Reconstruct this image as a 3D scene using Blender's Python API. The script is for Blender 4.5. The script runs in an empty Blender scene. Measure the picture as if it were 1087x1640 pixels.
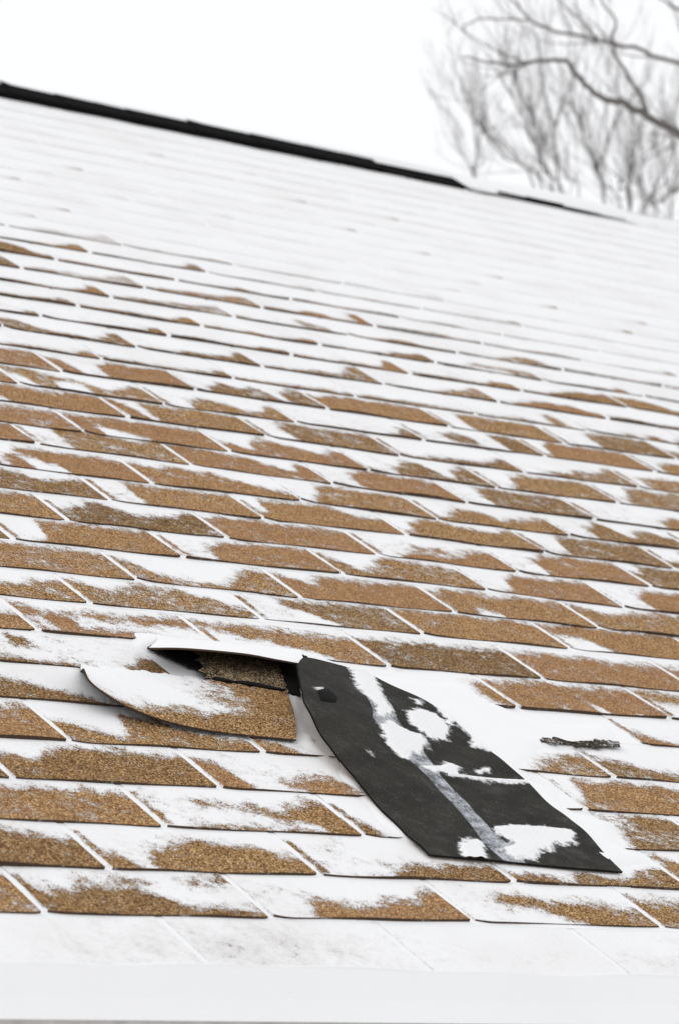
import bpy, math, random
import numpy as np
from mathutils import Vector, Matrix
random.seed(3)
# measurements of the place, in millimetres on the roof plane (u along the eave, v up the slope, n off it) or metres in the world
CAM_LOC=[-1.91785,-3.14165,-0.16228]
CAM_ROT=[[0.803704,-0.09848,-0.586824],[-0.595029,-0.131786,-0.792826],[0.000742,0.986374,-0.164515]]
LENS=116.056
SLOT={(0,0):(3,-2),(0,2):(8,4),(0,4):(7,11),(0,6):(11,13),(1,1):(-1,-8),(1,3):(3,-1),(1,5):(3,3),(2,2):(-4,-7),(2,4):(-4,-3),(3,1):(-4,-12),(3,3):(2,-3),(3,7):(1,-5),(4,2):(-7,-10),(4,4):(-7,-3),(4,8):(-5,-8),(6,8):(-7,-16),(6,10):(-4,-9),(7,3):(-3,3),(7,7):(-14,-17),(7,9):(-13,-9),(8,4):(0,9),(8,6):(4,14),(8,8):(3,14),(8,10):(-1,14),(9,5):(-3,6),(9,7):(-5,3),(9,9):(-3,7),(9,11):(-4,3),(10,4):(-1,9),(10,6):(2,8),(10,8):(10,13),(10,10):(3,11),(10,12):(-9,-3),(11,5):(7,3),(11,7):(5,4),(11,9):(7,8),(11,11):(0,0),(11,13):(3,4),(12,6):(4,6),(12,8):(1,3),(12,10):(0,7),(12,12):(0,0),(13,7):(0,-1),(13,9):(7,5),(13,11):(-7,-6),(13,13):(-4,-6),(14,6):(2,15),(14,8):(5,10),(14,10):(0,3),(14,12):(-8,-7),(14,14):(-8,-11),(15,7):(-2,-5),(15,9):(1,-4),(15,11):(1,-8),(15,13):(-3,-11),(15,15):(1,-4),(16,8):(7,-3),(16,10):(7,2),(16,12):(5,-10),(16,14):(9,-5),(16,16):(4,0),(17,7):(-2,-4),(17,9):(1,-9),(17,11):(0,-2),(17,13):(-3,-4),(17,15):(8,6),(18,8):(-2,-9),(18,10):(-5,0)}
PROF={(0,0):'66666777',(0,2):'45665222;00777078,00666067',(0,4):'00433446',(0,6):'00665554,00431000',(0,8):'66655555',(1,1):'66667776',(1,3):'30567664',(1,5):'00023346',(1,7):'22143246',(2,2):'77877787',(2,4):'70766568,60554220;01111111',(2,6):'31000000',(2,8):'00009999',(3,1):'55667788',(3,3):'65788877',(3,5):'70034444,00010000;00001555,00000444',(3,7):'00000000',(3,9):'38888877',(4,2):'56666788',(4,4):'53277543',(4,6):'34200000',(4,8):'00004666',(4,10):'54322333',(5,3):'66665321',(5,5):'00000000',(5,7):'00000000',(5,9):'00000000',(5,11):'31122223',(6,4):'22110014;00900000,00500000',(6,6):'00000000',(6,8):'00000057',(6,10):'89998888,00103010',(6,12):'99999999,55443333',(7,3):'66664455',(7,5):'11222200;86777778,40555555',(7,7):'88888888,65432100',(7,9):'99999999',(7,11):'89999999',(7,13):'88888888',(8,4):'75434466',(8,6):'75687753',(8,8):'00888888,00520000',(8,10):'89999998',(8,12):'99999999,54100000',(9,5):'98898899',(9,7):'73221479',(9,9):'85899998',(9,11):'79999999,02200000',(9,13):'86678999',(10,4):'88888888',(10,6):'01899989',(10,8):'00688899',(10,10):'62479887',(10,12):'01688799',(10,14):'00788888',(11,5):'67778889',(11,7):'46975668',(11,9):'79999898',(11,11):'02333467;00066000,00044000',(11,13):'00699998',(11,15):'69999999',(12,6):'98887567',(12,8):'00999999',(12,10):'39999866',(12,12):'26997768,00000000',(12,14):'01899999',(12,16):'33888888',(13,7):'05999999,00530000',(13,9):'87978643',(13,11):'03899889',(13,13):'24664456',(13,15):'00583565',(13,17):'4568',(14,6):'88888888',(14,8):'00999879',(14,10):'89877537',(14,12):'00799999',(14,14):'00899999',(14,16):'00000465',(14,18):'456',(15,7):'79977888',(15,9):'89999999,04320000',(15,11):'42787657',(15,13):'10477168',(15,15):'02788888',(15,17):'03899999',(16,8):'89999999,42000000',(16,10):'80999998',(16,12):'00999999',(16,14):'11222235',(16,16):'00224557',(16,18):'05666666',(17,7):'55555555',(17,9):'88765357,50450000',(17,11):'00565236',(17,13):'00000015',(17,15):'00660088,00110000',(17,17):'17999998',(17,19):'05666666',(18,8):'99999999',(18,10):'70069889',(18,12):'03646068',(18,14):'67899998',(18,16):'00899999',(18,18):'00089999',(19,9):'01100013',(19,11):'11000003',(19,13):'11111120',(19,15):'00122110',(19,17):'01120060',(19,19):'00020302',(20,8):'11111111',(20,10):'55211136',(20,12):'00122236',(20,14):'11122258',(20,16):'00012346',(20,18):'02345452',(20,20):'11111111',(21,9):'11000002',(21,11):'00000003',(21,13):'00011122',(21,15):'01000126',(21,17):'00000133',(21,19):'00234556',(21,21):'66653111',(22,10):'21100013',(22,12):'00000024',(22,14):'00021112',(22,16):'00011334',(22,18):'00244444,00222200',(22,20):'00001130',(23,11):'01111125',(23,13):'12223345',(23,15):'10000530',(23,17):'11122111',(23,19):'00023440',(23,21):'00011100',(24,10):'88888776',(24,12):'12232246',(24,14):'12233345',(24,16):'00133006',(24,18):'00112200',(24,20):'00011110',(25,11):'88887762',(25,13):'01111111',(25,15):'00002100',(25,17):'11111111',(25,19):'00111000',(26,12):'00001124',(26,14):'00010014',(26,16):'00000012',(26,18):'00011000',(27,13):'01222235',(27,15):'00100011',(27,17):'00000100'}
STRIP_L=[[666,186,8],[674,283,8],[687,386,12],[695,480,23],[711,579,42],[740,642,47],[774,705,49]]
STRIP_R=[[971,161,8],[998,286,8],[1001,360,8],[1016,473,8],[1017,571,9],[1017,680,12],[967,776,16]]
STRIP_SNOW=[[[79,99],[95,110],[101,101],[71,87],[63,82],[59,75],[51,72],[45,72],[53,84],[49,87]],[[41,67],[53,71],[57,68],[61,66],[67,66],[63,60],[55,55],[51,53],[47,53],[39,49],[37,52],[35,55],[37,60],[41,63]],[[69,78],[85,82],[93,80],[93,76],[89,71],[79,64],[73,64],[69,64],[67,70],[65,72]],[[115,88],[97,82],[97,79],[91,74],[99,76],[99,70],[91,63],[103,60],[115,64],[115,83]],[[45,47],[55,48],[63,51],[69,49],[63,45],[85,45],[103,45],[101,44],[73,43],[57,44],[51,44],[47,44]],[[77,49],[87,51],[83,48],[75,47]],[[51,16],[65,18],[79,18],[93,17],[93,14],[87,10],[75,9],[71,6],[65,6],[57,2],[45,1],[41,6],[53,9],[47,13]],[[19,5],[27,9],[35,10],[37,8],[31,1],[15,-10]],[[11,83],[19,84],[17,82],[11,80]],[[91,87],[97,87],[91,84],[87,84]],[[19,51],[23,51],[21,49]]]
STRIP_TAPE=[[53,86],[41,70],[41,51],[43,39],[41,22],[37,9],[39,-10],[45,-10],[51,6],[47,13],[51,29],[51,44],[55,55],[59,75],[71,88]]
STRIP_LUMP=[[11,80],[21,84],[25,79],[21,74],[11,72]]
STRIP_SLIT=[[99,45],[55,44]]
FLAP_BUTT=[[390,645,42],[386,607,36],[423,578,22],[474,558,13],[536,544,9],[604,538,8],[677,532,9]]
LIFT_BUTT=[[551,748,40],[617,754,42],[716,759,40],[775,764,34],[835,768,28]]
DRIFT=[[622,738],[861,812],[964,832],[1052,824],[1119,820],[1174,813],[1173,744],[1197,703],[1350,703],[1349,654],[1328,611],[1298,596],[1137,564],[1047,465],[1085,439],[1049,362],[1117,339],[1050,246],[1071,208],[986,170],[774,172],[682,186],[635,250],[672,383],[688,472],[668,538],[762,697],[592,687]]
SCRAP=[[1164,608],[1217,620],[1251,609],[1285,623],[1320,617],[1304,599],[1223,588],[1156,594]]
LIMBS={'a': [[9.055,8.057,3.986],[8.749,8.089,4.097],[8.433,8.128,4.205],[8.211,8.11,4.251],[8.019,8.075,4.277],[7.873,8.017,4.25],[7.702,7.964,4.286],[7.532,7.908,4.333],[7.352,7.875,4.303],[7.177,7.846,4.24],[7.0,7.81,4.216],[6.824,7.772,4.197]],'b': [[8.217,8.117,4.253],[8.133,8.075,4.354],[7.999,8.066,4.465],[7.922,8.022,4.551],[7.885,7.952,4.613],[7.788,7.929,4.662],[7.717,7.883,4.735]],'c': [[9.685,8.682,4.807],[9.343,8.702,4.79],[8.989,8.724,4.805],[8.666,8.722,4.824],[8.41,8.68,4.805],[8.073,8.691,4.809],[7.893,8.592,4.793],[7.7,8.493,4.819],[7.53,8.38,4.831]],'d': [[8.251,8.498,4.728],[8.193,8.525,4.802],[8.082,8.584,4.919],[8.014,8.618,4.992]],'e': [[9.445,8.802,5.08],[9.207,8.955,5.191],[9.109,9.016,5.249]],'f': [[7.724,8.39,4.696],[7.586,8.413,4.675],[7.448,8.434,4.66],[7.354,8.432,4.598]]}
STEMS=[[[10.889,12.724,5.346],[10.852,12.728,5.459],[10.778,12.752,5.604],[10.752,12.745,5.732],[10.697,12.766,5.829]],[[10.879,12.724,5.378],[10.883,12.688,5.539],[10.851,12.672,5.733],[10.78,12.687,5.91],[10.749,12.687,6.022]],[[10.886,12.719,5.378],[10.916,12.677,5.475],[10.887,12.665,5.636],[10.906,12.637,5.7]],[[10.567,11.755,5.084],[10.4,11.844,5.253],[10.299,11.89,5.391],[10.233,11.907,5.544],[10.202,11.917,5.605]],[[10.623,11.726,5.023],[10.506,11.778,5.191],[10.423,11.823,5.268],[10.255,11.91,5.452]],[[10.043,10.948,4.763],[9.992,10.953,4.924],[9.903,10.982,5.099],[9.843,11.0,5.23],[9.714,11.05,5.448],[9.659,11.075,5.521]],[[10.067,10.93,4.763],[10.014,10.909,5.055],[10.009,10.889,5.172],[9.964,10.904,5.259],[9.917,10.902,5.434],[9.867,10.885,5.696]],[[10.094,10.916,4.734],[9.981,10.963,4.909],[9.931,10.97,5.055],[9.909,10.966,5.157],[9.803,10.996,5.39],[9.796,10.962,5.579]],[[10.911,11.513,5.023],[10.861,11.512,5.207],[10.792,11.537,5.33],[10.74,11.545,5.483],[10.668,11.578,5.575],[10.557,11.638,5.682]],[[10.907,11.509,5.054],[10.873,11.503,5.207],[10.911,11.436,5.391],[10.937,11.392,5.514],[10.94,11.371,5.606]],[[11.021,11.454,4.916],[10.889,11.51,5.115],[10.824,11.527,5.268],[10.754,11.537,5.468],[10.757,11.49,5.683]],[[12.356,12.883,5.423],[12.31,12.878,5.609],[12.189,12.944,5.727],[12.166,12.943,5.811],[12.224,12.848,6.065]],[[9.81,9.941,4.366],[9.868,9.879,4.463],[9.959,9.797,4.532],[10.024,9.737,4.588]],[[11.706,12.152,5.186],[11.628,12.184,5.314],[11.68,12.118,5.443],[11.795,11.999,5.605],[11.9,11.902,5.701]],[[11.842,12.062,5.137],[11.775,12.081,5.282],[11.72,12.089,5.443],[11.802,12.008,5.54],[11.9,11.921,5.605]],[[12.582,12.727,5.373],[12.513,12.721,5.643],[12.551,12.658,5.812],[12.504,12.651,6.014],[12.551,12.571,6.234]],[[12.073,13.075,5.507],[12.005,13.098,5.642],[11.912,13.145,5.744],[11.84,13.164,5.912]],[[12.441,12.824,5.407],[12.335,12.853,5.643],[12.366,12.781,5.879],[12.289,12.793,6.098]]]
def V(q): return tuple(q)
# ---------------------------------------------------------------- scene settings
scene = bpy.context.scene
scene.view_settings.view_transform = 'Standard'; scene.view_settings.look = 'None'
scene.view_settings.exposure = 0.0; scene.view_settings.gamma = 1
camd = bpy.data.cameras.new('camera'); cam = bpy.data.objects.new('camera', camd)
scene.collection.objects.link(cam); scene.camera = cam
M3 = Matrix(CAM_ROT); cam.matrix_world = Matrix.Translation(CAM_LOC) @ M3.to_4x4()
camd.sensor_fit = 'VERTICAL'; camd.sensor_height = 36; camd.lens = LENS
camd.clip_start = 0.05; camd.clip_end = 3000
camd.dof.use_dof = True; camd.dof.focus_distance = 4.55; camd.dof.aperture_fstop = 9.5
# overcast winter sky: sky texture veiled by bright cloud
w = bpy.data.worlds.new('World'); scene.world = w; w.use_nodes = True
nt = w.node_tree; nt.nodes.clear()
sky = nt.nodes.new('ShaderNodeTexSky'); sky.sky_type = 'NISHITA'; sky.sun_disc = False
SUN_EL, SUN_AZ = math.radians(48), math.radians(-35)
sky.sun_elevation = SUN_EL; sky.sun_rotation = SUN_AZ
mul = nt.nodes.new('ShaderNodeVectorMath'); mul.operation = 'SCALE'; mul.inputs['Scale'].default_value = 0.9
mx = nt.nodes.new('ShaderNodeMix'); mx.data_type = 'RGBA'; mx.inputs['Factor'].default_value = 0.93
mx.inputs['B'].default_value = (10.5, 10.5, 10.6, 1)
bg = nt.nodes.new('ShaderNodeBackground'); bg.inputs['Strength'].default_value = 0.1
wo = nt.nodes.new('ShaderNodeOutputWorld')
nt.links.new(sky.outputs[0], mul.inputs[0]); nt.links.new(mul.outputs[0], mx.inputs['A'])
nt.links.new(mx.outputs['Result'], bg.inputs[0]); nt.links.new(bg.outputs[0], wo.inputs[0])
sund = bpy.data.lights.new('sun', 'SUN'); sund.energy = 0.5; sund.angle = math.radians(25); sund.color = (1, .985, .96)
sun = bpy.data.objects.new('sun', sund); scene.collection.objects.link(sun)
sdir = Vector((math.sin(SUN_AZ)*math.cos(SUN_EL), math.cos(SUN_AZ)*math.cos(SUN_EL), math.sin(SUN_EL)))
sun.rotation_euler = sdir.to_track_quat('Z', 'Y').to_euler(); sun.location = sdir*20

# ---------------------------------------------------------------- helpers
PITCH = math.radians(29.2); CS, SN = math.cos(PITCH), math.sin(PITCH)
T = .305; E = .124808; RIDGE = 39.95*E; HS = .0027
EAVE_Z = -3.1                                    # ground level below the eave
def rw(u, v, n): return (u, v*CS-n*SN, v*SN+n*CS)
def obj(name, verts, faces, mats, parent=None, smooth=True, attrs=None, midx=None):
    me = bpy.data.meshes.new(name); me.from_pydata([tuple(v) for v in verts], [], faces)
    for m in (mats if isinstance(mats, (list, tuple)) else [mats]): me.materials.append(m)
    if midx is not None: me.polygons.foreach_set('material_index', midx)
    me.polygons.foreach_set('use_smooth', [smooth]*len(me.polygons))
    if attrs:
        for k, a in attrs.items():
            if len(a[0]) == 1 if hasattr(a[0], '__len__') else True:
                at = me.attributes.new(k, 'FLOAT', 'POINT'); at.data.foreach_set('value', [float(x) for x in a])
    me.update()
    o = bpy.data.objects.new(name, me); scene.collection.objects.link(o)
    if parent: o.parent = parent
    return o
def tag(o, label=None, cat=None, group=None, kind=None):
    if label: o['label'] = label
    if cat: o['category'] = cat
    if group: o['group'] = group
    if kind: o['kind'] = kind
    return o
def empty(name, loc=(0, 0, 0)):
    o = bpy.data.objects.new(name, None); o.empty_display_size = .2; scene.collection.objects.link(o); o.location = loc
    return o
def box(lo, hi):
    x0, y0, z0 = lo; x1, y1, z1 = hi
    v = [(x0,y0,z0),(x1,y0,z0),(x1,y1,z0),(x0,y1,z0),(x0,y0,z1),(x1,y0,z1),(x1,y1,z1),(x0,y1,z1)]
    f = [(0,3,2,1),(4,5,6,7),(0,1,5,4),(1,2,6,5),(2,3,7,6),(3,0,4,7)]
    return v, f
def join(parts):
    V_, F_ = [], []
    for v, f in parts:
        b = len(V_); V_ += list(v); F_ += [tuple(i+b for i in q) for q in f]
    return V_, F_
def hsh(*a):
    x = math.sin(sum((i+1)*12.9898*v for i, v in enumerate(a))*1.3+7.7)*43758.5453
    return x-math.floor(x)
def catmull(P, t):
    n = len(P)-1; x = max(0, min(1, t))*n; i = int(min(x, n-1)); f = x-i
    g = lambda j: np.array(P[j], float) if 0 <= j <= n else (2*np.array(P[0], float)-P[1] if j < 0 else 2*np.array(P[n], float)-P[n-1])
    a, b, c, d = g(i-1), g(i), g(i+1), g(i+2)
    return b+.5*f*(c-a+f*(2*a-5*b+4*c-d+f*(3*(b-c)+d-a)))
def inpoly(P, x, y):
    """signed distance (positive inside) of a point to a polygon"""
    ins = False; best = 1e9; n = len(P)
    for i in range(n):
        x0, y0 = P[i]; x1, y1 = P[(i+1) % n]
        if (y0 > y) != (y1 > y) and x < (x1-x0)*(y-y0)/(y1-y0)+x0: ins = not ins
        dx, dy = x1-x0, y1-y0; L = dx*dx+dy*dy
        t = 0 if L == 0 else max(0, min(1, ((x-x0)*dx+(y-y0)*dy)/L))
        best = min(best, (x-x0-t*dx)**2+(y-y0-t*dy)**2)
    return math.sqrt(best)*(1 if ins else -1)

# ---------------------------------------------------------------- materials
class MT:
    def __init__(s, name):
        s.m = bpy.data.materials.new(name); s.m.use_nodes = True; s.t = s.m.node_tree; s.b = s.t.nodes['Principled BSDF']
        s.co = s.t.nodes.new('ShaderNodeTexCoord').outputs['Object']
    def n(s, ty, **k):
        x = s.t.nodes.new(ty)
        for a, v in k.items(): setattr(x, a, v)
        return x
    def link(s, a, b): s.t.links.new(a, b)
    def noise(s, scale, detail=3, rough=.55, co=None, out='Fac'):
        x = s.n('ShaderNodeTexNoise'); x.inputs['Scale'].default_value = scale; x.inputs['Detail'].default_value = detail
        x.inputs['Roughness'].default_value = rough; s.link(co or s.co, x.inputs['Vector']); return x.outputs[out]
    def math(s, op, a, b=None, clamp=False):
        x = s.n('ShaderNodeMath', operation=op, use_clamp=clamp)
        for i, q in enumerate((a, b)):
            if q is None: continue
            if isinstance(q, (int, float)): x.inputs[i].default_value = q
            else: s.link(q, x.inputs[i])
        return x.outputs[0]
    def ramp(s, f, stops):
        x = s.n('ShaderNodeValToRGB'); e = x.color_ramp.elements
        while len(e) < len(stops): e.new(.5)
        for el, (p, c) in zip(e, stops): el.position = p; el.color = (*c, 1) if len(c) == 3 else c
        s.link(f, x.inputs[0]); return x.outputs[0]
    def mix(s, f, a, b):
        x = s.n('ShaderNodeMix', data_type='RGBA')
        for k, q in (('Factor', f), ('A', a), ('B', b)):
            if isinstance(q, (int, float)): x.inputs[k].default_value = q
            elif isinstance(q, tuple): x.inputs[k].default_value = (*q, 1)
            else: s.link(q, x.inputs[k])
        return x.outputs['Result']
    def sstep(s, f, a, b):
        x = s.n('ShaderNodeMapRange', interpolation_type='SMOOTHSTEP'); x.inputs['From Min'].default_value = a; x.inputs['From Max'].default_value = b
        s.link(f, x.inputs['Value']); return x.outputs['Result']
    def bump(s, h, d, strength=1):
        x = s.n('ShaderNodeBump'); x.inputs['Distance'].default_value = d; x.inputs['Strength'].default_value = strength
        s.link(h, x.inputs['Height']); s.link(x.outputs[0], s.b.inputs['Normal'])
    def attr(s, name): return s.n('ShaderNodeAttribute', attribute_name=name).outputs['Fac']
    def set(s, col, rough=.8, spec=.3):
        if isinstance(col, tuple): s.b.inputs['Base Color'].default_value = (*col, 1)
        else: s.link(col, s.b.inputs['Base Color'])
        if isinstance(rough, (int, float)): s.b.inputs['Roughness'].default_value = rough
        else: s.link(rough, s.b.inputs['Roughness'])
        s.b.inputs['Specular IOR Level'].default_value = spec; return s.m
SNOW = (.895, .897, .90)
def mat_shingle(name='shingle_granules', dark=1.0, snowy=True, cols=None):
    s = MT(name)
    cell = s.n('ShaderNodeTexVoronoi'); cell.inputs['Scale'].default_value = 520; s.link(s.co, cell.inputs['Vector'])
    rnd = s.n('ShaderNodeSeparateColor'); s.link(cell.outputs['Color'], rnd.inputs[0])
    c = cols or [(0, (.05, .022, .009)), (.2, (.14, .068, .024)), (.5, (.29, .158, .064)), (.8, (.43, .265, .12)), (.95, (.62, .43, .21)), (1, (.74, .56, .33))]
    col = s.ramp(rnd.outputs[0], [(p, tuple(x*dark for x in q)) for p, q in c])
    big = s.noise(26, 4, .6); tint = s.attr('tint')
    tone = s.math('ADD', s.math('MULTIPLY', big, .75), .66)
    tone = s.math('MULTIPLY', tone, s.math('ADD', s.math('MULTIPLY', tint, .6), .68))
    hv = s.n('ShaderNodeVectorMath', operation='SCALE'); s.link(col, hv.inputs[0]); s.link(tone, hv.inputs['Scale'])
    red = s.mix(s.math('MULTIPLY', s.sstep(tint, .55, 1), .5), hv.outputs[0], tuple(x*dark for x in (.27, .135, .072)))
    col = red
    h = s.math('MULTIPLY', cell.outputs['Distance'], -1)
    if snowy:
        a = s.attr('bare')
        st = s.noise(75, 5, .7); fine = s.noise(400, 3, .8); mid = s.noise(22, 4, .6)
        f = s.math('MULTIPLY', s.math('SUBTRACT', st, .5), 2.4)
        f = s.math('ADD', f, s.math('MULTIPLY', s.math('SUBTRACT', fine, .5), 3.3))
        f = s.math('ADD', f, s.math('MULTIPLY', s.math('SUBTRACT', mid, .5), 2.1))
        f = s.math('ADD', a, s.math('MULTIPLY', f, s.math('SUBTRACT', 1, s.attr('calm'))))
        bare = s.sstep(f, .34, .64)
        dust = s.math('ADD', s.math('MULTIPLY', s.sstep(s.noise(5, 3, .5), .40, .75), .14), s.math('MULTIPLY', s.sstep(f, -.35, .45), .42))
        sn = s.mix(dust, SNOW, (.52, .485, .46))
        col2 = s.mix(bare, sn, col)
        h2 = s.math('ADD', s.math('MULTIPLY', h, .5), s.math('MULTIPLY', bare, -.9))
        s.bump(h2, .0016, .7)
        return s.set(col2, .9, .08)
    s.bump(h, .0012, .6)
    return s.set(col, .9, .1)
def mat_snow(name='snow', k=1.0):
    s = MT(name)
    g = s.noise(700, 2, .6); b = s.noise(14, 4, .5)
    f = s.mix(s.math('MULTIPLY', b, .12), tuple(x*k for x in SNOW), (.70*k, .705*k, .715*k))
    s.bump(s.math('ADD', s.math('MULTIPLY', g, .08), b), .006, .5)
    m = s.set(f, .9, .2); s.b.inputs['Subsurface Weight'].default_value = .0
    return m
def mat_plain(name, col, rough=.8, var=.3, scale=30, bump=.0005, spec=.3):
    s = MT(name); f = s.noise(scale, 5, .65)
    c = s.mix(f, tuple(x*(1-var) for x in col), tuple(min(1, x*(1+var)) for x in col))
    s.bump(f, bump, .6); return s.set(c, rough, spec)
def mat_felt():
    s = MT('asphalt_backing'); a = s.attr('snow'); tp = s.attr('tape')
    g = s.noise(420, 3, .7); b = s.noise(15, 6, .7)
    base = s.mix(s.sstep(b, .3, .7), (.022, .021, .018), (.040, .038, .033))
    base = s.mix(s.math('MULTIPLY', s.sstep(s.math('ADD', s.noise(30, 5, .75), s.math('MULTIPLY', s.noise(600, 2, .6), .35)), .72, .95), .10), base, (.42, .43, .44))
    base = s.mix(s.math('MULTIPLY', s.sstep(g, .60, .74), .3), base, (.08, .08, .075))
    base = s.mix(s.math('MULTIPLY', s.sstep(s.noise(640, 2, .5), .70, .74), .75), base, (.5, .5, .5))
    fros = s.math('ADD', s.math('MULTIPLY', s.noise(260, 4, .75), .9), s.math('MULTIPLY', s.noise(40, 3, .6), .7))
    tape = s.mix(s.sstep(fros, .62, 1.05), (.10, .103, .110), (.62, .65, .69))
    base = s.mix(s.sstep(tp, .42, .58), base, tape)
    f = s.math('ADD', a, s.math('MULTIPLY', s.math('SUBTRACT', s.noise(70, 6, .75), .5), 1.5))
    m = s.sstep(f, .36, .68)
    col = s.mix(m, base, SNOW)
    s.bump(s.math('ADD', s.math('MULTIPLY', m, 1.0), s.math('MULTIPLY', g, .5)), .0014, .8)
    r = s.mix(m, (.62,)*3, (.9,)*3)
    return s.set(col, .85, .1)
M_SH = mat_shingle(); M_SHADE = mat_shingle('shingle_edge', .28)
M_HEAD = mat_shingle('headlap_granules', 1.45, False, [(0, (.012, .010, .008)), (.35, (.05, .035, .022)), (.65, (.14, .095, .055)), (.9, (.36, .27, .16)), (1, (.55, .45, .30))])
def mat_edge():
    s = MT('shingle_cut_edge'); a = s.attr('bare')
    f = s.math('ADD', a, s.math('MULTIPLY', s.math('SUBTRACT', s.noise(55, 4, .7), .5), s.math('MULTIPLY', s.math('SUBTRACT', 1, s.attr('calm')), 1.6)))
    return s.set(s.mix(s.sstep(f, .15, .85), SNOW, (.065, .043, .029)), .9, .1)
M_EDGE = mat_edge()
M_SNOW = mat_snow(); M_BACK = mat_plain('black_asphalt_underside', (.010, .009, .0085), .9, .4, 60, spec=.1)
M_FELT = mat_felt(); M_GUT = mat_plain('white_painted_gutter', (.88, .88, .88), .45, .03, 6, .0002, .4)
M_GUT_SHADE = mat_plain('shaded_gutter_underside', (.5, .48, .46), .7, .5, 25)  # mottled grey: shade of the undercut below the lip put into the colour
M_VENT = mat_plain('black_ridge_vent', (.006, .006, .006), .95, .4, 30, spec=.05)
M_WALL = mat_plain('siding_paint', (.62, .60, .55), .6, .08, 3); M_DECK = mat_plain('roof_deck_wood', (.18, .12, .07), .8)
M_BARK = mat_plain('bark', (.10, .09, .08), .9, .45, 20, .003); M_TWIG = mat_plain('twig_bark', (.135, .12, .112), .9, .3, 30)

# ---------------------------------------------------------------- ground and sky
def sheet(n=40, size=600):
    vs, fs = [], []
    for j in range(n+1):
        for i in range(n+1):
            x = (i/n-.5)*2; y = (j/n-.5)*2
            x = math.copysign(abs(x)**2.2, x)*size; y = math.copysign(abs(y)**2.2, y)*size
            vs.append((x, y, EAVE_Z+.25*math.sin(x*.11)*math.cos(y*.09)*min(1, max(0, (math.hypot(x, y)-14)/20))))
    for j in range(n):
        for i in range(n):
            a = j*(n+1)+i; fs.append((a, a+1, a+n+2, a+n+1))
    return vs, fs
tag(obj('ground', *sheet(), M_SNOW), kind='structure')

# ---------------------------------------------------------------- house
RY, RZ = RIDGE*CS, RIDGE*SN
X0, X1 = -2.2, 9.6
house = tag(empty('house', (3, RY, EAVE_Z)), 'snow dusted house with a storm damaged brown shingle roof, black ridge vent and white gutter', 'house')
bpy.context.view_layer.update()
def hobj(*a, parent=None, **k):
    o = obj(*a, **k); par = parent or house; o.parent = par
    o.matrix_parent_inverse = par.matrix_world.inverted(); return o
# deck of both slopes as a solid prism
e0 = rw(0, -.10, -.02); r0 = rw(0, RIDGE, -.02)
th = .03
prof = [(e0[1], e0[2]), (r0[1]-.0, r0[2]+.0), (2*RY-e0[1], e0[2]), (2*RY-e0[1], e0[2]-th), (r0[1], r0[2]-th*1.6), (e0[1], e0[2]-th)]
vs = [(x, y, z) for x in (X0+.01, X1-.01) for y, z in prof]
deckf = [(0, 1, 7, 6), (1, 2, 8, 7), (2, 3, 9, 8), (3, 4, 10, 9), (4, 5, 11, 10), (5, 0, 6, 11), (0, 5, 4, 1), (1, 4, 3, 2), (6, 7, 10, 11), (7, 8, 9, 10)]
roof = hobj('roof', vs, deckf, M_DECK, smooth=False)

def prow(c, i2):
    """brown height profile of a tab (columns left to right), as list of (tops, bottoms)"""
    s = PROF.get((c, i2))
    if s is None:
        r = random.Random(c*131+i2*7)
        if c < 0: s = '00000000'
        elif c < 19 : s = ''.join(str(min(9, max(0, int(7+r.uniform(-3, 3))))) for _ in range(8)) if i2*.5 < 14 else '00000000'
        elif c < 28: s = ''.join(r.choice('000111') for _ in range(7))+r.choice('0134')
        elif c < 34: s = '0000000'+r.choice('0001')
        else: s = ''.join(r.choice('0001') for _ in range(8))
        if c >= 19 and i2*.5 > 12.5-(c-19)*.75: s = '00000000' if r.random() < .6 else '00000002'
    out = []
    for part in s.split(';'):
        tb = part.split(','); t = tb[0]; b = tb[1] if len(tb) > 1 else '0'*8
        out.append(([int(x) for x in (t*8)[:8]], [int(x) for x in (b*8)[:8]]))
    return out
def bare_at(rows, x, y):
    """field about 0.5 on the edge of the brown area; x, y in 0..1 of the tab"""
    best = -.4
    q = min(7, max(0, x*8-.5)); i = int(q); j = min(7, i+1); f = q-i; f = f*f*(3-2*f)
    for t, b in rows:
        def dd(c):
            if t[c] == 0: return -.16-.1*max(0, y-.3)
            return min((t[c]-.6)/9-y, (y-(b[c]-.2)/9) if b[c] > 0 else 9)
        best = max(best, dd(i)*(1-f)+dd(j)*f)
    best = min(best, .86-y)
    v = .5+best*4.2
    return max(-.75, min(1.35, v))
DP = [(a/1000, b/1000) for a, b in DRIFT]
EDGE_R = [catmull([tuple(x/1000 for x in q) for q in STRIP_R], t/40)[:2] for t in range(41)]+[np.array((STRIP_L[0][0]+(STRIP_R[0][0]-STRIP_L[0][0])*t/20, STRIP_L[0][1]+(STRIP_R[0][1]-STRIP_L[0][1])*t/20))/1000 for t in range(21)]
FOOT = [(p[0]/1000, p[1]/1000) for p in STRIP_L]+[(p[0]/1000, p[1]/1000) for p in reversed(STRIP_R)]
MISSING = {(5, 5), (5, 7), (5, 9), (6, 6)}
def slot(c, i2):
    du, dv = SLOT.get((c, i2), (0, 0))
    if (c, i2) not in SLOT:
        du = (hsh(c, i2, 3)-.5)*10; dv = (hsh(c, i2, 5)-.5)*6
        near = [v for (cc, kk), v in SLOT.items() if cc == c and abs(kk-i2) <= 2]
        if near: dv = near[0][1]
    return i2*.5*T+du*.001, c*E+dv*.001
def burial(c, k):
    """how much wind packed snow levels the step of this course"""
    b = 0
    if c >= 22 : b = max(b, min(.8, (k-(11.5-(c-19)*.8))*.16))
    if 28 <= c <= 33: b = max(b, .62)
    if c == 27: b = max(b, .3)
    if c < 0: b = .5
    return max(0, b)
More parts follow.
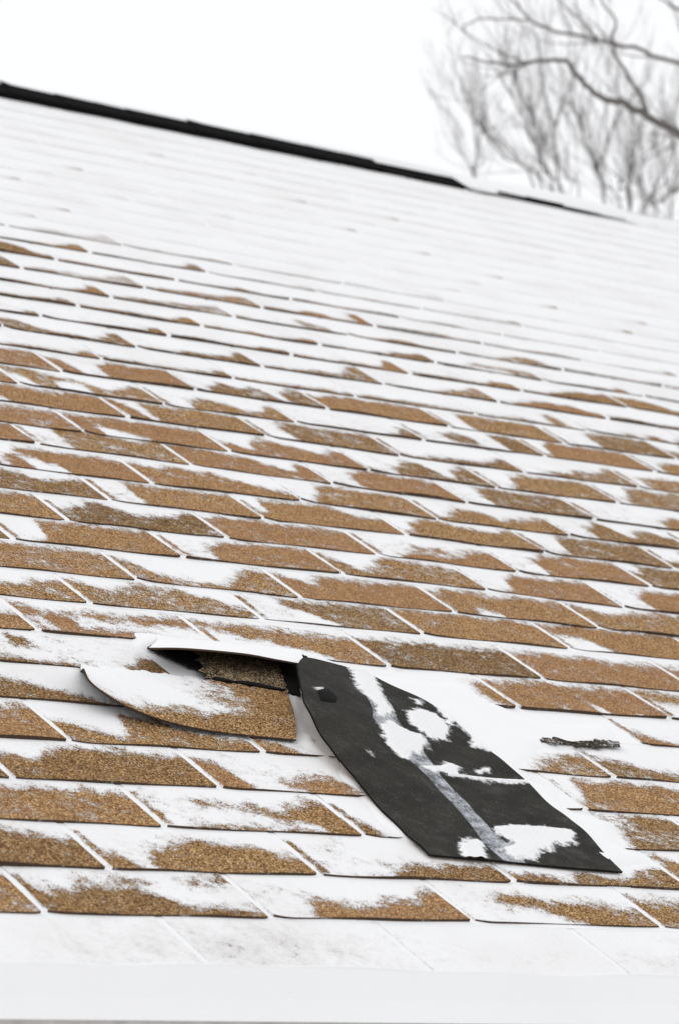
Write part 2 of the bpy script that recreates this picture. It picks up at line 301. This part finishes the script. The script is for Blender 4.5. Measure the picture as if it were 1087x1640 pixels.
vs, fs, bare, tint, mi = [], [], [], [], []; calm = []
uv_near = []
for c in range(-1, 40):
    par = c % 2
    for i2 in range(-14+par, 66, 2):
        if (i2-2)*.5*T < X0-.01 or i2*.5*T > X1: continue
        if (c, i2) in MISSING: continue
        uL, vL = slot(c, i2-2); uR, vR = slot(c, i2)
        uL += .0052; uR -= .0052
        px_ok = (c, i2) in PROF
        nx, ny = (40, 14) if (px_ok and c < 19) else ((20, 12) if c < 28 else (8, 10))
        rows = prow(c, i2); k = i2*.5; bu = burial(c, k); hs = (HS if c < 20 else .0036)*(1-bu*.6); cm = .45 if c < 0 else max(0, min(.85, (c-15)*.08))
        r1, r2, r3, r4 = hsh(c, i2, 1), hsh(c, i2, 2), hsh(c, i2, 4), hsh(c, i2, 6)
        lift = (r1**4)*.0035; cornL = (.002+.012*r2**4) if c >= 0 else 0; tn = r3
        seamL = r4 > .45
        b = len(vs); topv = E*1.10 if c < 39 else RIDGE-c*E-.004
        for j in range(ny+1):
            y = j/ny
            for i in range(nx+1):
                x = i/nx
                vb = vL+(vR-vL)*x + .0012*math.sin(x*9+r1*20)*(1-y) + cornL*max(0, 1-x/.10)**2*(1-y) + .003*max(0, (x-.96)/.04)**2*(1-y)*r4
                vt = c*E+topv
                u = uL+(uR-uL)*x; v = vb+(vt-vb)*y**1.15
                nn = hs*(1-(v-c*E)/E) + lift*(1-y)**2*(.3+.7*math.sin(x*3.1+r2*3)**2) + .0008*math.sin(u*31+c*1.7)*(1-y)
                nn = max(nn, -.0004) + .0002
                u += .0*v
                vs.append(rw(u, v, nn+((.0007*math.sin(u*17+c*2.3)*math.sin(v*29)) if c > 19 else 0)))
                yy = (v-vb)/E
                a = min(bare_at(rows, x, yy), .74+.5*hsh(c, i2, 12)-max(0, c-13)*.035)
                if seamL and PROF.get((c, i2)) and c < 19 and x < .05 and .03 < yy < .8: a = max(a, .62)
                if c < 8 and .4 < u < 1.5:
                    dp = inpoly(DP, u, v); a -= max(0, min(1.6, (dp+.018+.010*math.sin(u*37+v*29))/.03))
                bare.append(a); tint.append(tn)
                if c >= 19:
                    lv = (.50 if c < 27 else (.20 if c < 29 else (-.05 if c < 34 else .42)))+.22*math.sin(u*2.3+c*2.2)-bu*.35
                    bare[-1] = max(a, lv-yy*(3.5 if c < 34 else 1.9))
                if c == -1: bare[-1] = -.10+.2*math.sin(u*7)-.5*abs(yy-.35)
        W = nx+1
        for j in range(ny):
            for i in range(nx):
                a = b+j*W+i; fs.append((a, a+1, a+W+1, a+W)); mi.append(0)
        # butt edge and side skirts (cut edges), separate vertices
        ring = [b+i for i in range(W)]
        calm += [cm]*(len(vs)-b)
        def skirt(ids, edgebare, d0):
            s0 = len(vs)
            for id_ in ids:
                p = vs[id_]; vs.append(p); bare.append(edgebare(id_)); tint.append(tn)
            for id_ in ids:
                p = vs[id_]; vs.append((p[0], p[1]+d0*SN, p[2]-d0*CS)); bare.append(edgebare(id_)); tint.append(tn)
            calm.extend([cm]*(len(vs)-s0))
            m = len(ids)
            for q in range(m-1):
                fs.append((s0+q, s0+m+q, s0+m+q+1, s0+q+1)); mi.append(1)
        eb = (lambda id_: (.95 if c < 20 else (.80 if c < 28 else (.36 if c < 34 else .66)))-bu*.6) if c >= 0 else (lambda id_: 0)
        skirt(ring, eb, .0075)
        skirt([b+j*W for j in range(ny, -1, -1)], lambda id_: .35 if c < 20 else -.5, .006)
        skirt([b+j*W+nx for j in range(ny+1)], lambda id_: .1 if c < 20 else -.5, .006)
sh = hobj('shingles', vs, fs, [M_SH, M_EDGE], parent=roof, attrs={'bare': bare, 'tint': tint, 'calm': calm+[0]*(len(vs)-len(calm))}, midx=mi)

# thin snow lying in the slots and on the courses beneath the tabs (one sheet following the steps)
vs, fs = [], []
for c in range(-1, 40):
    y0 = c*E+.0035; y1 = (c+1)*E+.0035
    if c == 39: y1 = RIDGE
    k0 = len(vs); n = 120
    for i in range(n+1):
        u = X0+(X1-X0)*i/n
        for v, nn in ((y0, -.004), (y0+.0005, HS-.0020), (y0+.02, HS*.85-.0016), (y1, -.0006)): vs.append(rw(u, v, nn))
    for i in range(n):
        for q in range(3):
            a = k0+i*4+q; fs.append((a, a+4, a+5, a+1))
snow_sheet = hobj('snow_underlay', vs, fs, M_SNOW, parent=roof, smooth=False); snow_sheet['kind'] = 'stuff'
snow_sheet.name = 'packed_snow'

# back slope, snow covered
vs, fs = [], []
n = 24
for j in range(41):
    for i in range(n+1):
        u = X0+(X1-X0)*i/n; v = j/40*(RIDGE+.12)-.12; p = rw(u, v, .004+.012*abs(math.sin(j*1.3+i*.2)))
        vs.append((p[0], 2*RY-p[1], p[2]))
for j in range(40):
    for i in range(n):
        a = j*(n+1)+i; fs.append((a+1, a, a+n+1, a+n+2))
hobj('back_slope', vs, fs, M_SNOW)

# ridge vent: overlapping black caps, ends at u = 4.02
def cap(u0, u1, h, hb, cr=.008):
    """bent cap piece seen from the front slope: thick front lip h, top crown"""
    P = [(RIDGE-.085, .003), (RIDGE-.085, h), (RIDGE-.02, h+cr), (RIDGE+.012, h+cr*1.2)]
    q = [rw(0, v, nn) for v, nn in P]
    pts = [(y, z) for _, y, z in q]; pts += [(2*RY-y, z) for y, z in reversed(pts)]
    vs = [(u0, y, z) for y, z in pts]+[(u1, y, z-hb) for y, z in pts]; m = len(pts)
    fs = [(i, i+m, (i+1) % m+m, (i+1) % m) for i in range(m)]+[tuple(range(m)), tuple(range(2*m-1, m-1, -1))]
    return vs, fs
parts = []; u = -2.2; q = 0
while u < 4.0:
    L = .10+.12*hsh(q, 3); u1 = min(u+L+.02, 4.03)
    h = .0170+.0035*hsh(q, 8)
    if u1 > 3.75: h *= .62
    parts.append(cap(u, u1, h, .001+.002*hsh(q, 5))); u += L; q += 1
rv = hobj('ridge_vent', *join(parts), M_VENT, smooth=False)
parts = []; u = 4.06; q = 0
while u < X1-.05:
    L = .09+.06*hsh(q, 13)
    h = .005+.0105*max(0, 1-((u+.06-4.36)/.42)**2)
    parts.append(cap(u, min(u+L+.02, X1), h*(.85+.3*hsh(q, 2)), .001, .002)); u += L; q += 1
hobj('ridge_cap', *join(parts), M_VENT, smooth=False)
# snow lying on the ridge
vs, fs = [], []
n = 260
for i in range(n+1):
    u = X0+(X1-X0)*i/n
    k = .5+.5*math.sin(u*13+1.2*math.sin(u*5))
    wv = max(0, 1-((u-4.36)/.42)**2)
    if u < 4.03: top = .025-.004*hsh(int(u*4), 1); f = -.030; n0 = .0205
    else: top = .009+.004*k+.012*wv; f = -.095+.010*wv; n0 = -.003+.0165*wv
    th0 = .0015 if u < 4.03 else 0
    prof_ = [(f, n0), (f+.012, top*.9), (-.012, top+.006), (.012, top+.008)]
    ring = []
    for v, nn in prof_:
        x_, y_, z_ = rw(u, RIDGE+v, nn); ring.append((x_, y_, z_))
    ring += [(x_, 2*RY-y_, z_) for x_, y_, z_ in reversed(ring)]
    vs += ring
m = 8
for i in range(n):
    for q in range(m-1):
        a = i*m+q; fs.append((a, a+m, a+m+1, a+1))
rs = hobj('ridge_snow', vs, fs, M_SNOW)
rs['kind'] = 'stuff'

# ---- wind packed drift round the damage
gx0, gx1, gy0, gy1, st = .50, 1.42, .12, .92, .009
nx, ny = int((gx1-gx0)/st), int((gy1-gy0)/st)
vs, fs = [], []; hh = {}
for j in range(ny+1):
    for i in range(nx+1):
        u = gx0+i*st; v = gy0+j*st
        d = inpoly(DP, u, v)+.006*math.sin(u*41+v*13)+.005*math.sin(v*57-u*23)
        frac = (v/E) % 1; saw = HS*(1-frac)
        sm = max(0, min(1, (d+.012)/.05)); sm = sm*sm*(3-2*sm)
        n_ = -.003+.0092*sm+.0014*math.sin(u*19+2)*math.sin(v*15)*sm+.0006*math.sin(u*47+v*31)*sm
        dR = min(math.hypot(u-p[0], v-p[1]) for p in EDGE_R)
        if v < .83: n_ += .0005*math.exp(-(dR/.035)**2)
        if inpoly(FOOT, u, v) > .010: n_ = min(n_, .001)
        if v > .872: n_ = min(n_, -.002)
        d2 = inpoly([(.60, .848), (.95, .848), (.93, .888), (.80, .893), (.62, .900)], u, v)
        s2 = max(0, min(1, (d2+.022+.004*math.sin(u*60))/.04)); n_ = max(n_, -.003+.0102*s2*s2*(3-2*s2))
        if .74 < u < 1.0 and v > .69: n_ = min(n_, .004)
        hh[i, j] = n_; vs.append(rw(u, v, n_))
for j in range(ny):
    for i in range(nx):
        if max(hh[i, j], hh[i+1, j], hh[i, j+1], hh[i+1, j+1]) > -.0025:
            a = j*(nx+1)+i; fs.append((a, a+1, a+nx+2, a+nx+1))
dr = hobj('snow_drift', vs, fs, M_SNOW, parent=roof); dr['kind'] = 'stuff'

def slab(name, F, nx, ny, thick, mats, attrf=None, parent=None, holes=None):
    """curved solid sheet F(a,b)->(u,v,n); mats = top, edge, underside"""
    P = [[np.array(F(i/nx, j/ny), float) for i in range(nx+1)] for j in range(ny+1)]
    N = [[None]*(nx+1) for _ in range(ny+1)]
    for j in range(ny+1):
        for i in range(nx+1):
            du = P[j][min(nx, i+1)]-P[j][max(0, i-1)]; dv = P[min(ny, j+1)][i]-P[max(0, j-1)][i]
            x = np.cross(du, dv); N[j][i] = x/(np.linalg.norm(x)+1e-12)
    vs, fs, mi = [], [], []; at = {k: [] for k in (attrf or {})}
    def add(p, i, j):
        vs.append(rw(*p))
        for k, f in (attrf or {}).items(): at[k].append(f(i/nx, j/ny))
    for j in range(ny+1):
        for i in range(nx+1): add(P[j][i], i, j)
    o2 = len(vs)
    for j in range(ny+1):
        for i in range(nx+1): add(P[j][i]-N[j][i]*thick, i, j)
    W = nx+1
    for j in range(ny):
        for i in range(nx):
            a = j*W+i
            fs.append((a, a+1, a+W+1, a+W)); mi.append(0)
            fs.append((o2+a, o2+a+W, o2+a+W+1, o2+a+1)); mi.append(2)
    per = [(i, 0) for i in range(nx+1)]+[(nx, j) for j in range(1, ny+1)]+[(i, ny) for i in range(nx-1, -1, -1)]+[(0, j) for j in range(ny-1, -1, -1)]
    s0 = len(vs)
    for i, j in per: add(P[j][i], i, j); add(P[j][i]-N[j][i]*thick, i, j)
    for q in range(len(per)-1):
        a = s0+2*q; fs.append((a, a+1, a+3, a+2)); mi.append(1)
    return vs, fs, mi, at

# lifted tab above (part of the roof): its butt stands about 4 cm proud
LB = [tuple(x/1000 for x in q) for q in LIFT_BUTT]
def F_lift(a, b):
    e = catmull(LB, a); h = np.array([.648+.252*a, .872+.004*a, .0095])
    p = e+(h-e)*b; s = (1-b)
    p[2] = h[2]+(e[2]-h[2])*s**1.25
    return p
v_, f_, m_, at = slab('lifted', F_lift, 40, 20, .0028, None, {'bare': lambda a, b: 0, 'tint': lambda a, b: .4})
o = hobj('lifted_shingle', v_, f_, [M_SNOW, M_EDGE, M_BACK], parent=roof, midx=m_, attrs={'bare': [1]*len(v_), 'tint': at['tint']})
o['label'] = 'snow topped tab lifted off the roof, its black underside showing'

# torn shingle below it: corner curled up at the left, brown granules at the right end
FB = [tuple(x/1000 for x in q) for q in FLAP_BUTT]
TE = [(.455, .752, .0045), (.52, .742, .0085), (.60, .730, .0095), (.69, .716, .0095), (.768, .705, .0085)]
def F_torn(a, b):
    e = catmull(FB, a); h = catmull(TE, a)
    p = e+(h-e)*b; p[2] = h[2]+(e[2]-h[2])*(1-b)**1.5+.004*math.sin(math.pi*b)*a
    p[0] += .003*math.sin(math.pi*b)*a**6
    if b > .98: p[1] += .003*math.sin(a*60)+.002*math.sin(a*131)
    return p
BM = [(.50, -.1), (1.1, -.1), (1.1, 1.1), (.66, 1.1), (.68, .8), (.72, .55), (.77, .42), (.69, .28), (.55, .26), (.42, .12), (.30, .05), (.2, -.1)]
def torn_bare(a, b):
    return max(-.8, min(1.3, .5+inpoly(BM, a, b)*5.5))
v_, f_, m_, at = slab('torn', F_torn, 56, 24, .0027, None, {'bare': torn_bare, 'tint': lambda a, b: .45})
root = empty('torn_shingle', rw(.55, .62, .004)); bpy.context.view_layer.update()
tag(root, 'torn brown shingle curling up at its left corner just left of the black strip', 'shingle')
def pobj(*a, root=None, **k):
    o = obj(*a, **k); o.parent = root; o.matrix_parent_inverse = root.matrix_world.inverted(); return o
ATT = dict(at)
att_b = [x for x in at['bare']]
# the cut edge stays dark along its whole length
W_, H_ = 57, 25
for i in range(2*W_*H_, len(v_)): att_b[i] = .95
pobj('tab', v_, f_, [M_SH, M_EDGE, M_BACK], midx=m_, attrs={'bare': att_b, 'tint': at['tint']}, root=root)
HL = [(.60, .716), (.768, .709), (.835, .80), (.846, .862), (.58, .872)]
def F_head(a, b):
    lo = np.array([.645+(.772-.645)*a, .730-(.730-.7055)*a+.003*math.sin(a*50), .009])
    hi = np.array([.70+(.842-.70)*a, .862, .0085])
    p = lo+(hi-lo)*b; p[2] += .0015*math.sin(a*5+b*3)
    if a > .97: p[0] += .002*math.sin(b*40)
    if a < .1: p[0] += .006*math.sin(b*23)+.003*math.sin(b*61)
    return p
v_, f_, m_, at = slab('head', F_head, 24, 16, .0014, None, {'tint': lambda a, b: .3})
pobj('headlap', v_, f_, [M_HEAD, M_BACK, M_BACK], midx=m_, attrs={'tint': at['tint']}, root=root)
CK = [(.652, .7255), (.664, .721), (.680, .722), (.694, .7185), (.712, .714), (.735, .7085), (.760, .7045), (.768, .7075), (.745, .716), (.72, .726), (.700, .7245), (.690, .7225), (.676, .730), (.66, .731)]
def flat_poly(P, n0, t, jag=.0012):
    Q = []
    for i in range(len(P)):
        a = np.array(P[i]); b = np.array(P[(i+1) % len(P)]); L = np.linalg.norm(b-a); k = max(1, int(L/.004))
        for q in range(k):
            p = a+(b-a)*q/k; Q.append((p[0]+(hsh(i, q, 2)-.5)*2*jag, p[1]+(hsh(i, q, 9)-.5)*2*jag))
    m = len(Q); vs = [rw(x, y, n0+t) for x, y in Q]+[rw(x, y, n0) for x, y in Q]
    return vs, [tuple(range(m)), tuple(range(2*m-1, m-1, -1))]+[(i, i+m, (i+1) % m+m, (i+1) % m) for i in range(m)]
v_, f_ = flat_poly(CK, .0085, .0030)
pobj('torn_edge', v_, f_, M_BACK, smooth=False, root=root)
# dark void behind: black sheet for asphalt below and the gap's painted-in deep shade
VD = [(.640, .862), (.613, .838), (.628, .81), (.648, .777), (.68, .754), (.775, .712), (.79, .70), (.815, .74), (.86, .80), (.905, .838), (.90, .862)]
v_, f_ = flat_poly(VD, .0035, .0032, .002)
o = hobj('shaded_asphalt', v_, f_, M_BACK, parent=roof, smooth=False)
o['label'] = 'black asphalt under the lifted tab with the deep shade of the gap painted in'

# flipped strip lying black side up
SLp = [tuple(x/1000 for x in q) for q in STRIP_L]; SRp = [tuple(x/1000 for x in q) for q in STRIP_R]
def F_strip(a, s):
    L = catmull(SLp, s); R_ = catmull(SRp, s); q = L+(R_-L)*a; q[2] = R_[2]+(L[2]-R_[2])*max(0, 1-a)**1.6
    q[1] += .06*math.sin(math.pi*a)*max(0, (s-.7)/.3)**2
    q[0] += .0006*math.sin(s*53)*max(0, 1-a*20)
    q[2] += .0009*math.sin(s*19+a*4)*math.sin(a*7+1)+.0006*math.sin(s*43-a*11)
    return q
# to equalise distances the masks are measured in metres on the strip (0.31 wide, 0.55 long)
sc = lambda P: [(x/100*.31, y/100*.56) for x, y in P]
SS = [sc(P) for P in STRIP_SNOW]; TP = sc(STRIP_TAPE); LU = sc(STRIP_LUMP)
def strip_snow(a, s):
    x, y = a*.31, s*.56
    return max(0, min(1, .5+max(inpoly(P, x, y) for P in SS)*38))
def strip_tape(a, s): return max(0, min(1, .5+inpoly(TP, a*.31, s*.56)*60))
v_, f_, m_, at = slab('strip', F_strip, 110, 190, .0030, None, {'snow': strip_snow, 'tape': strip_tape})
for i in range(111*191):
    k = max(0, min(1, (at['snow'][i]-.42)/.5)); k = k*k*(3-2*k)*(.0030+.0012*math.sin(i*.7)); x_, y_, z_ = v_[i]; v_[i] = (x_, y_-k*SN, z_+k*CS)
root2 = empty('upturned_shingle_strip', rw(.85, .45, .006)); bpy.context.view_layer.update()
tag(root2, 'black three tab shingle strip lying face down on the snow with a grey tape stripe', 'shingle strip')
pobj('backing', v_, f_, [M_FELT, M_BACK, M_SH], midx=m_, attrs={'snow': at['snow'], 'tape': at['tape'], 'bare': [1]*len(v_), 'tint': [.5]*len(v_)}, root=root2)
# snow packed in the cutout between two tabs
(sa, ss), (ta, ts) = [(x/100, y/100) for x, y in STRIP_SLIT]
vs, fs = [], []; n = 40
for i in range(n+1):
    t = i/n; a = min(1, sa)+(ta-min(1, sa))*t; s = ss+(ts-ss)*t
    wd = .0045*(.7+.5*hsh(i, 3))*(1-.4*t)
    for k, hgt in ((-1, -.001), (-.6, .0022), (.6, .0022), (1, -.001)):
        p = F_strip(a, s); vs.append(rw(p[0], p[1]+k*wd, p[2]+hgt))
for i in range(n):
    for q in range(3):
        a = i*4+q; fs.append((a, a+4, a+5, a+1))
o = pobj('cutout_snow', vs, fs, M_SNOW, root=root2)
# bead of tar and torn felt near the top left
def blob_on(P, hgt, name, mat, root):
    C_ = (sum(p[0] for p in P)/len(P), sum(p[1] for p in P)/len(P)); vs, fs = [], []
    for r, h in ((1, 0.0), (.8, hgt), (.4, hgt*1.2)):
        for i in range(24):
            t = i/24*len(P); k = int(t) % len(P); f = t-int(t); a = P[k]; b = P[(k+1) % len(P)]
            x = a[0]+(b[0]-a[0])*f; y = a[1]+(b[1]-a[1])*f; j = 1+.12*(hsh(i, 4)-.5)
            p = F_strip((C_[0]+(x-C_[0])*r*j)/.31, (C_[1]+(y-C_[1])*r*j)/.56); vs.append(rw(p[0], p[1], p[2]+h+.0004))
    for q in range(2):
        for i in range(24): fs.append((q*24+i, q*24+(i+1) % 24, (q+1)*24+(i+1) % 24, (q+1)*24+i))
    fs.append(tuple(48+i for i in range(24)))
    return pobj(name, vs, fs, mat, root=root)
blob_on(LU, .003, 'tar_lump', M_BACK, root2)

# exposed sealant scrap in the snow on the right
SCp = [(a/1000, b/1000) for a, b in SCRAP]
v_, f_ = flat_poly(SCp, .0050, .0012, .005)
M_SCR = mat_shingle('tar_scrap', .55, True, [(0, (.012, .010, .008)), (.35, (.05, .035, .022)), (.65, (.11, .08, .05)), (.9, (.22, .17, .11)), (1, (.4, .33, .24))])
o = obj('sealant_scrap', v_, f_, [M_SCR], smooth=False, attrs={'tint': [.2]*len(v_), 'bare': [.82]*len(v_)})
tag(o, 'ragged dark scrap of tar strip poking out of the snow right of the black strip', 'debris')

# ---------------------------------------------------------------- gutter, fascia, walls
ez = rw(0, -E, 0)
gy = -.235; gt = -.0655
gprof = [(-.095, -.075), (-.095, -.19), (-.185, -.19), (gy+.018, -.153), (gy+.012, -.133), (gy-.004, -.1215), (gy-.012, -.1195), (gy-.010, -.112), (gy-.002, -.095), (gy, gt), (gy+.004, gt+.001), (gy+.006, gt-.004), (gy+.006, -.112),
         (gy+.026, -.130), (gy+.026, -.148), (-.182, -.184), (-.101, -.184), (-.101, -.075)]
m = len(gprof)
def extr(prof, x0, x1, n=1):
    m = len(prof); vs = []; fs = []
    for i in range(n+1):
        x = x0+(x1-x0)*i/n; vs += [(x, y, z) for y, z in prof]
    for i in range(n):
        for q in range(m): fs.append((i*m+q, i*m+(q+1) % m, (i+1)*m+(q+1) % m, (i+1)*m+q))
    fs += [tuple(range(m-1, -1, -1)), tuple(range(n*m, n*m+m))]
    return vs, fs
gut = hobj('gutter', *extr(gprof, X0, X1, 1), [M_GUT, M_GUT_SHADE], smooth=False)
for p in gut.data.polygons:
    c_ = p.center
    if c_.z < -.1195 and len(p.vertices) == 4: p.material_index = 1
vs, fs = [], []; n = 300
for i in range(n+1):
    u = X0+(X1-X0)*i/n; k = .0015*math.sin(u*9)+.001*math.sin(u*31)
    for y, z in ((gy+.001, -.066), (gy+.002, -.0615+k), (gy+.02, -.060+k), (-.17, -.0600+k), (-.108, -.060)): vs.append((u, y, z))
for i in range(n):
    for q in range(4):
        a = i*5+q; fs.append((a, a+5, a+6, a+1))
o = hobj('gutter_snow', vs, fs, M_SNOW, parent=gut); o['kind'] = 'stuff'
hobj('fascia', *box((X0+.02, -.0935, -.26), (X1-.02, -.07, -.085)), M_GUT, smooth=False)
wy0 = .30; wy1 = 2*RY-.30
for ya, yb in ((-.069, wy0-.003), (wy1+.003, 2*RY+.07)): hobj('soffit', *box((X0+.02, ya, -.262), (X1-.02, yb, -.245)), M_GUT, smooth=False)
for k, (lo, hi) in enumerate([((X0+.35, wy0, EAVE_Z), (X1-.35, wy0+.2, -.03)), ((X0+.35, wy1-.2, EAVE_Z), (X1-.35, wy1, -.03))]):
    pts = [box((lo[0], lo[1], EAVE_Z+.02), (hi[0], hi[1], -.03))]
    z = EAVE_Z+.3
    while z < -.3:
        yb = lo[1]-.012 if k == 0 else hi[1]
        pts.append(box((lo[0]-.004, yb, z), (hi[0]+.004, yb+.012, z+.11))); z += .125
    hobj('wall', *join(pts), M_WALL, smooth=False)
for x in (X0+.35, X1-.55):
    g = [(x, wy0+.2, EAVE_Z), (x, wy1-.2, EAVE_Z), (x, wy1-.2, .02), (x, RY, RZ-.12), (x, wy0+.2, .02)]
    vs = g+[(a+.2, b, c) for a, b, c in g]
    fs = [(4, 3, 2, 1, 0), (5, 6, 7, 8, 9)]+[(i, (i+1) % 5, (i+1) % 5+5, i+5) for i in range(5)]
    hobj('wall', vs, fs, M_WALL, smooth=False)
def window(x, z):
    fr = join([box((x, wy0-.03, z), (x+.9, wy0-.016, z+.07)), box((x, wy0-.03, z+1.13), (x+.9, wy0-.016, z+1.2)), box((x, wy0-.03, z+.07), (x+.07, wy0-.016, z+1.13)), box((x+.83, wy0-.03, z+.07), (x+.9, wy0-.016, z+1.13)), box((x+.07, wy0-.03, z+.57), (x+.83, wy0-.016, z+.62))])
    f = hobj('window', *fr, M_GUT, smooth=False)
    hobj('pane', *box((x+.06, wy0-.022, z+.06), (x+.84, wy0-.018, z+1.14)), M_GLASS, parent=f, smooth=False)
gl = MT('window_glass'); M_GLASS = gl.set((.03, .035, .04), .06, .6)
for x in (0, 3.2, 6.6): window(x, EAVE_Z+1.0)

# ---------------------------------------------------------------- bare trees behind the house
def tube(P, R_, sides=5):
    vs, fs = [], []; n = len(P)
    for i in range(n):
        d = (P[min(n-1, i+1)]-P[max(0, i-1)]).normalized(); a = d.cross(Vector((.3, .2, .93))).normalized()
        if a.length < .1: a = d.cross(Vector((1, 0, 0))).normalized()
        b = d.cross(a)
        for k in range(sides):
            t = 2*math.pi*k/sides; vs.append(P[i]+(a*math.cos(t)+b*math.sin(t))*R_[i])
    for i in range(n-1):
        for k in range(sides):
            fs.append((i*sides+k, i*sides+(k+1) % sides, (i+1)*sides+(k+1) % sides, (i+1)*sides+k))
    fs.append(tuple((n-1)*sides+k for k in range(sides)))
    return vs, fs
rng = random.Random(5)
def refine(P, jit, sub=4):
    P = [np.array(p) for p in P]; out = []
    n = (len(P)-1)*sub
    for i in range(n+1): out.append(Vector(catmull(P, i/n))+Vector([rng.gauss(0, jit) for _ in range(3)])*(0 if i in (0,) else 1))
    return out
def grow(parts, P, r0, r1, depth, dens, up=.35, ln=1.0):
    n = len(P); R_ = [r0+(r1-r0)*i/(n-1) for i in range(n)]
    parts.append(tube(P, R_, 7 if r0 > .03 else (5 if r0 > .01 else 3)))
    if depth == 0: return
    tot = sum((P[i+1]-P[i]).length for i in range(n-1)); cnt = max(1, int(tot*dens))
    for q in range(cnt):
        t = rng.uniform(.12, 1)*(n-1); i = min(n-2, int(t)); p = P[i].lerp(P[i+1], t-i); d = (P[i+1]-P[i]).normalized()
        rr = R_[i]; L = ln*rng.uniform(.35, 1.0)
        side = Vector([rng.gauss(0, 1) for _ in range(3)]); side = (side-side.dot(d)*d).normalized()
        dd = (d*rng.uniform(.9, 1.5)+side*rng.uniform(.35, .8)+Vector((0, 0, up))).normalized(); Q = [p]; k = 6
        for s in range(k):
            dd = (dd+Vector([rng.gauss(0, .075) for _ in range(3)])+Vector((0, 0, .05))).normalized(); Q.append(Q[-1]+dd*L/k)
        a = min(rr*.6, .010*L+.0015); grow(parts, Q, max(.0015, a), .0010, depth-1, dens*1.25, up, ln*.55)
def tree(name, label, base, trunk_pts, limbs, tr, lr, dens, depth, ln, group):
    root = tag(empty(name, base), label, 'tree', group); bpy.context.view_layer.update()
    parts = []
    P = refine(trunk_pts, .01, 5); n = len(P); parts.append(tube(P, [tr*(1.35 if i == 0 else 1)*(1-.75*i/(n-1)) for i in range(n)], 12))
    pobj('trunk', *join(parts), M_BARK, root=root)
    parts = []
    for L, r0 in limbs:
        grow(parts, refine(L, .005, 4), r0*lr, .0035, depth, dens, .35, ln)
    pobj('crown', *join(parts), M_TWIG, root=root)
    return root
G = EAVE_Z
lb = LIMBS
a0 = Vector(lb['a'][0]); c0 = Vector(lb['c'][0]); e0_ = Vector(lb['e'][0])
base = (a0.x+.9, a0.y-.6, G)
tr_pts = [base, (a0.x+.85, a0.y-.55, G+3), (a0.x+.55, a0.y-.4, a0.z-1.2), (a0.x+.25, a0.y-.15, a0.z+.1), (c0.x+.1, c0.y, c0.z+.3), (c0.x+.2, c0.y+.2, c0.z+2)]
def join_to(P, pt): return [pt]+[p for p in P]
tree('bare_tree', 'large bare tree whose thick dark limb crosses the top right of the sky', base, tr_pts,
     [(join_to(lb['a'], (a0.x+.4, a0.y-.25, a0.z-.5)), .060), (lb['b'], .026), (join_to(lb['c'], (c0.x+.15, c0.y+.02, c0.z-.3)), .036), (lb['d'], .020), (join_to(lb['e'], (c0.x+.2, c0.y+.1, c0.z+.6)), .05), (lb['f'], .015)],
     .20, .42, 3.6, 3, .55, 'bare trees behind the roof')
def multi(label, idx, base, r, dens, depth, ln):
    st = [STEMS[i] for i in idx]; lims = []
    bz = min(s[0][2] for s in st)
    top = (base[0], base[1], bz-1.2)
    for s in st: lims.append(([top, ((top[0]+s[0][0])/2, (top[1]+s[0][1])/2, bz-.7)]+[tuple(p) for p in s], r))
    tree('bare_tree', label, (base[0], base[1], G), [(base[0], base[1], G), (base[0]+.1, base[1], (G+bz)/2-.3), top], lims, .10, .36, dens, depth, ln, 'bare trees behind the roof')
def bs(i): return (sum(STEMS[k][0][0] for k in i)/len(i), sum(STEMS[k][0][1] for k in i)/len(i))
for label, idx, r, dens, depth, ln in [
    ('slim leftmost bare tree rising alone beyond the end of the black ridge vent', (0, 1, 2), .015, 6, 2, .45),
    ('many stemmed bare tree with stems fanning left above the middle of the roof ridge', (3, 4, 5, 6, 7, 16), .022, 5.2, 3, .62),
    ('bare tree with forked upright stems under the dark crossing limb', (8, 9, 10, 11), .022, 5.2, 3, .62),
    ('bushy low bare tree at the far right just above the roof ridge', (12, 13, 14, 15, 17), .022, 5.6, 3, .6)]:
    multi(label, idx, bs(idx), r, dens, depth, ln)
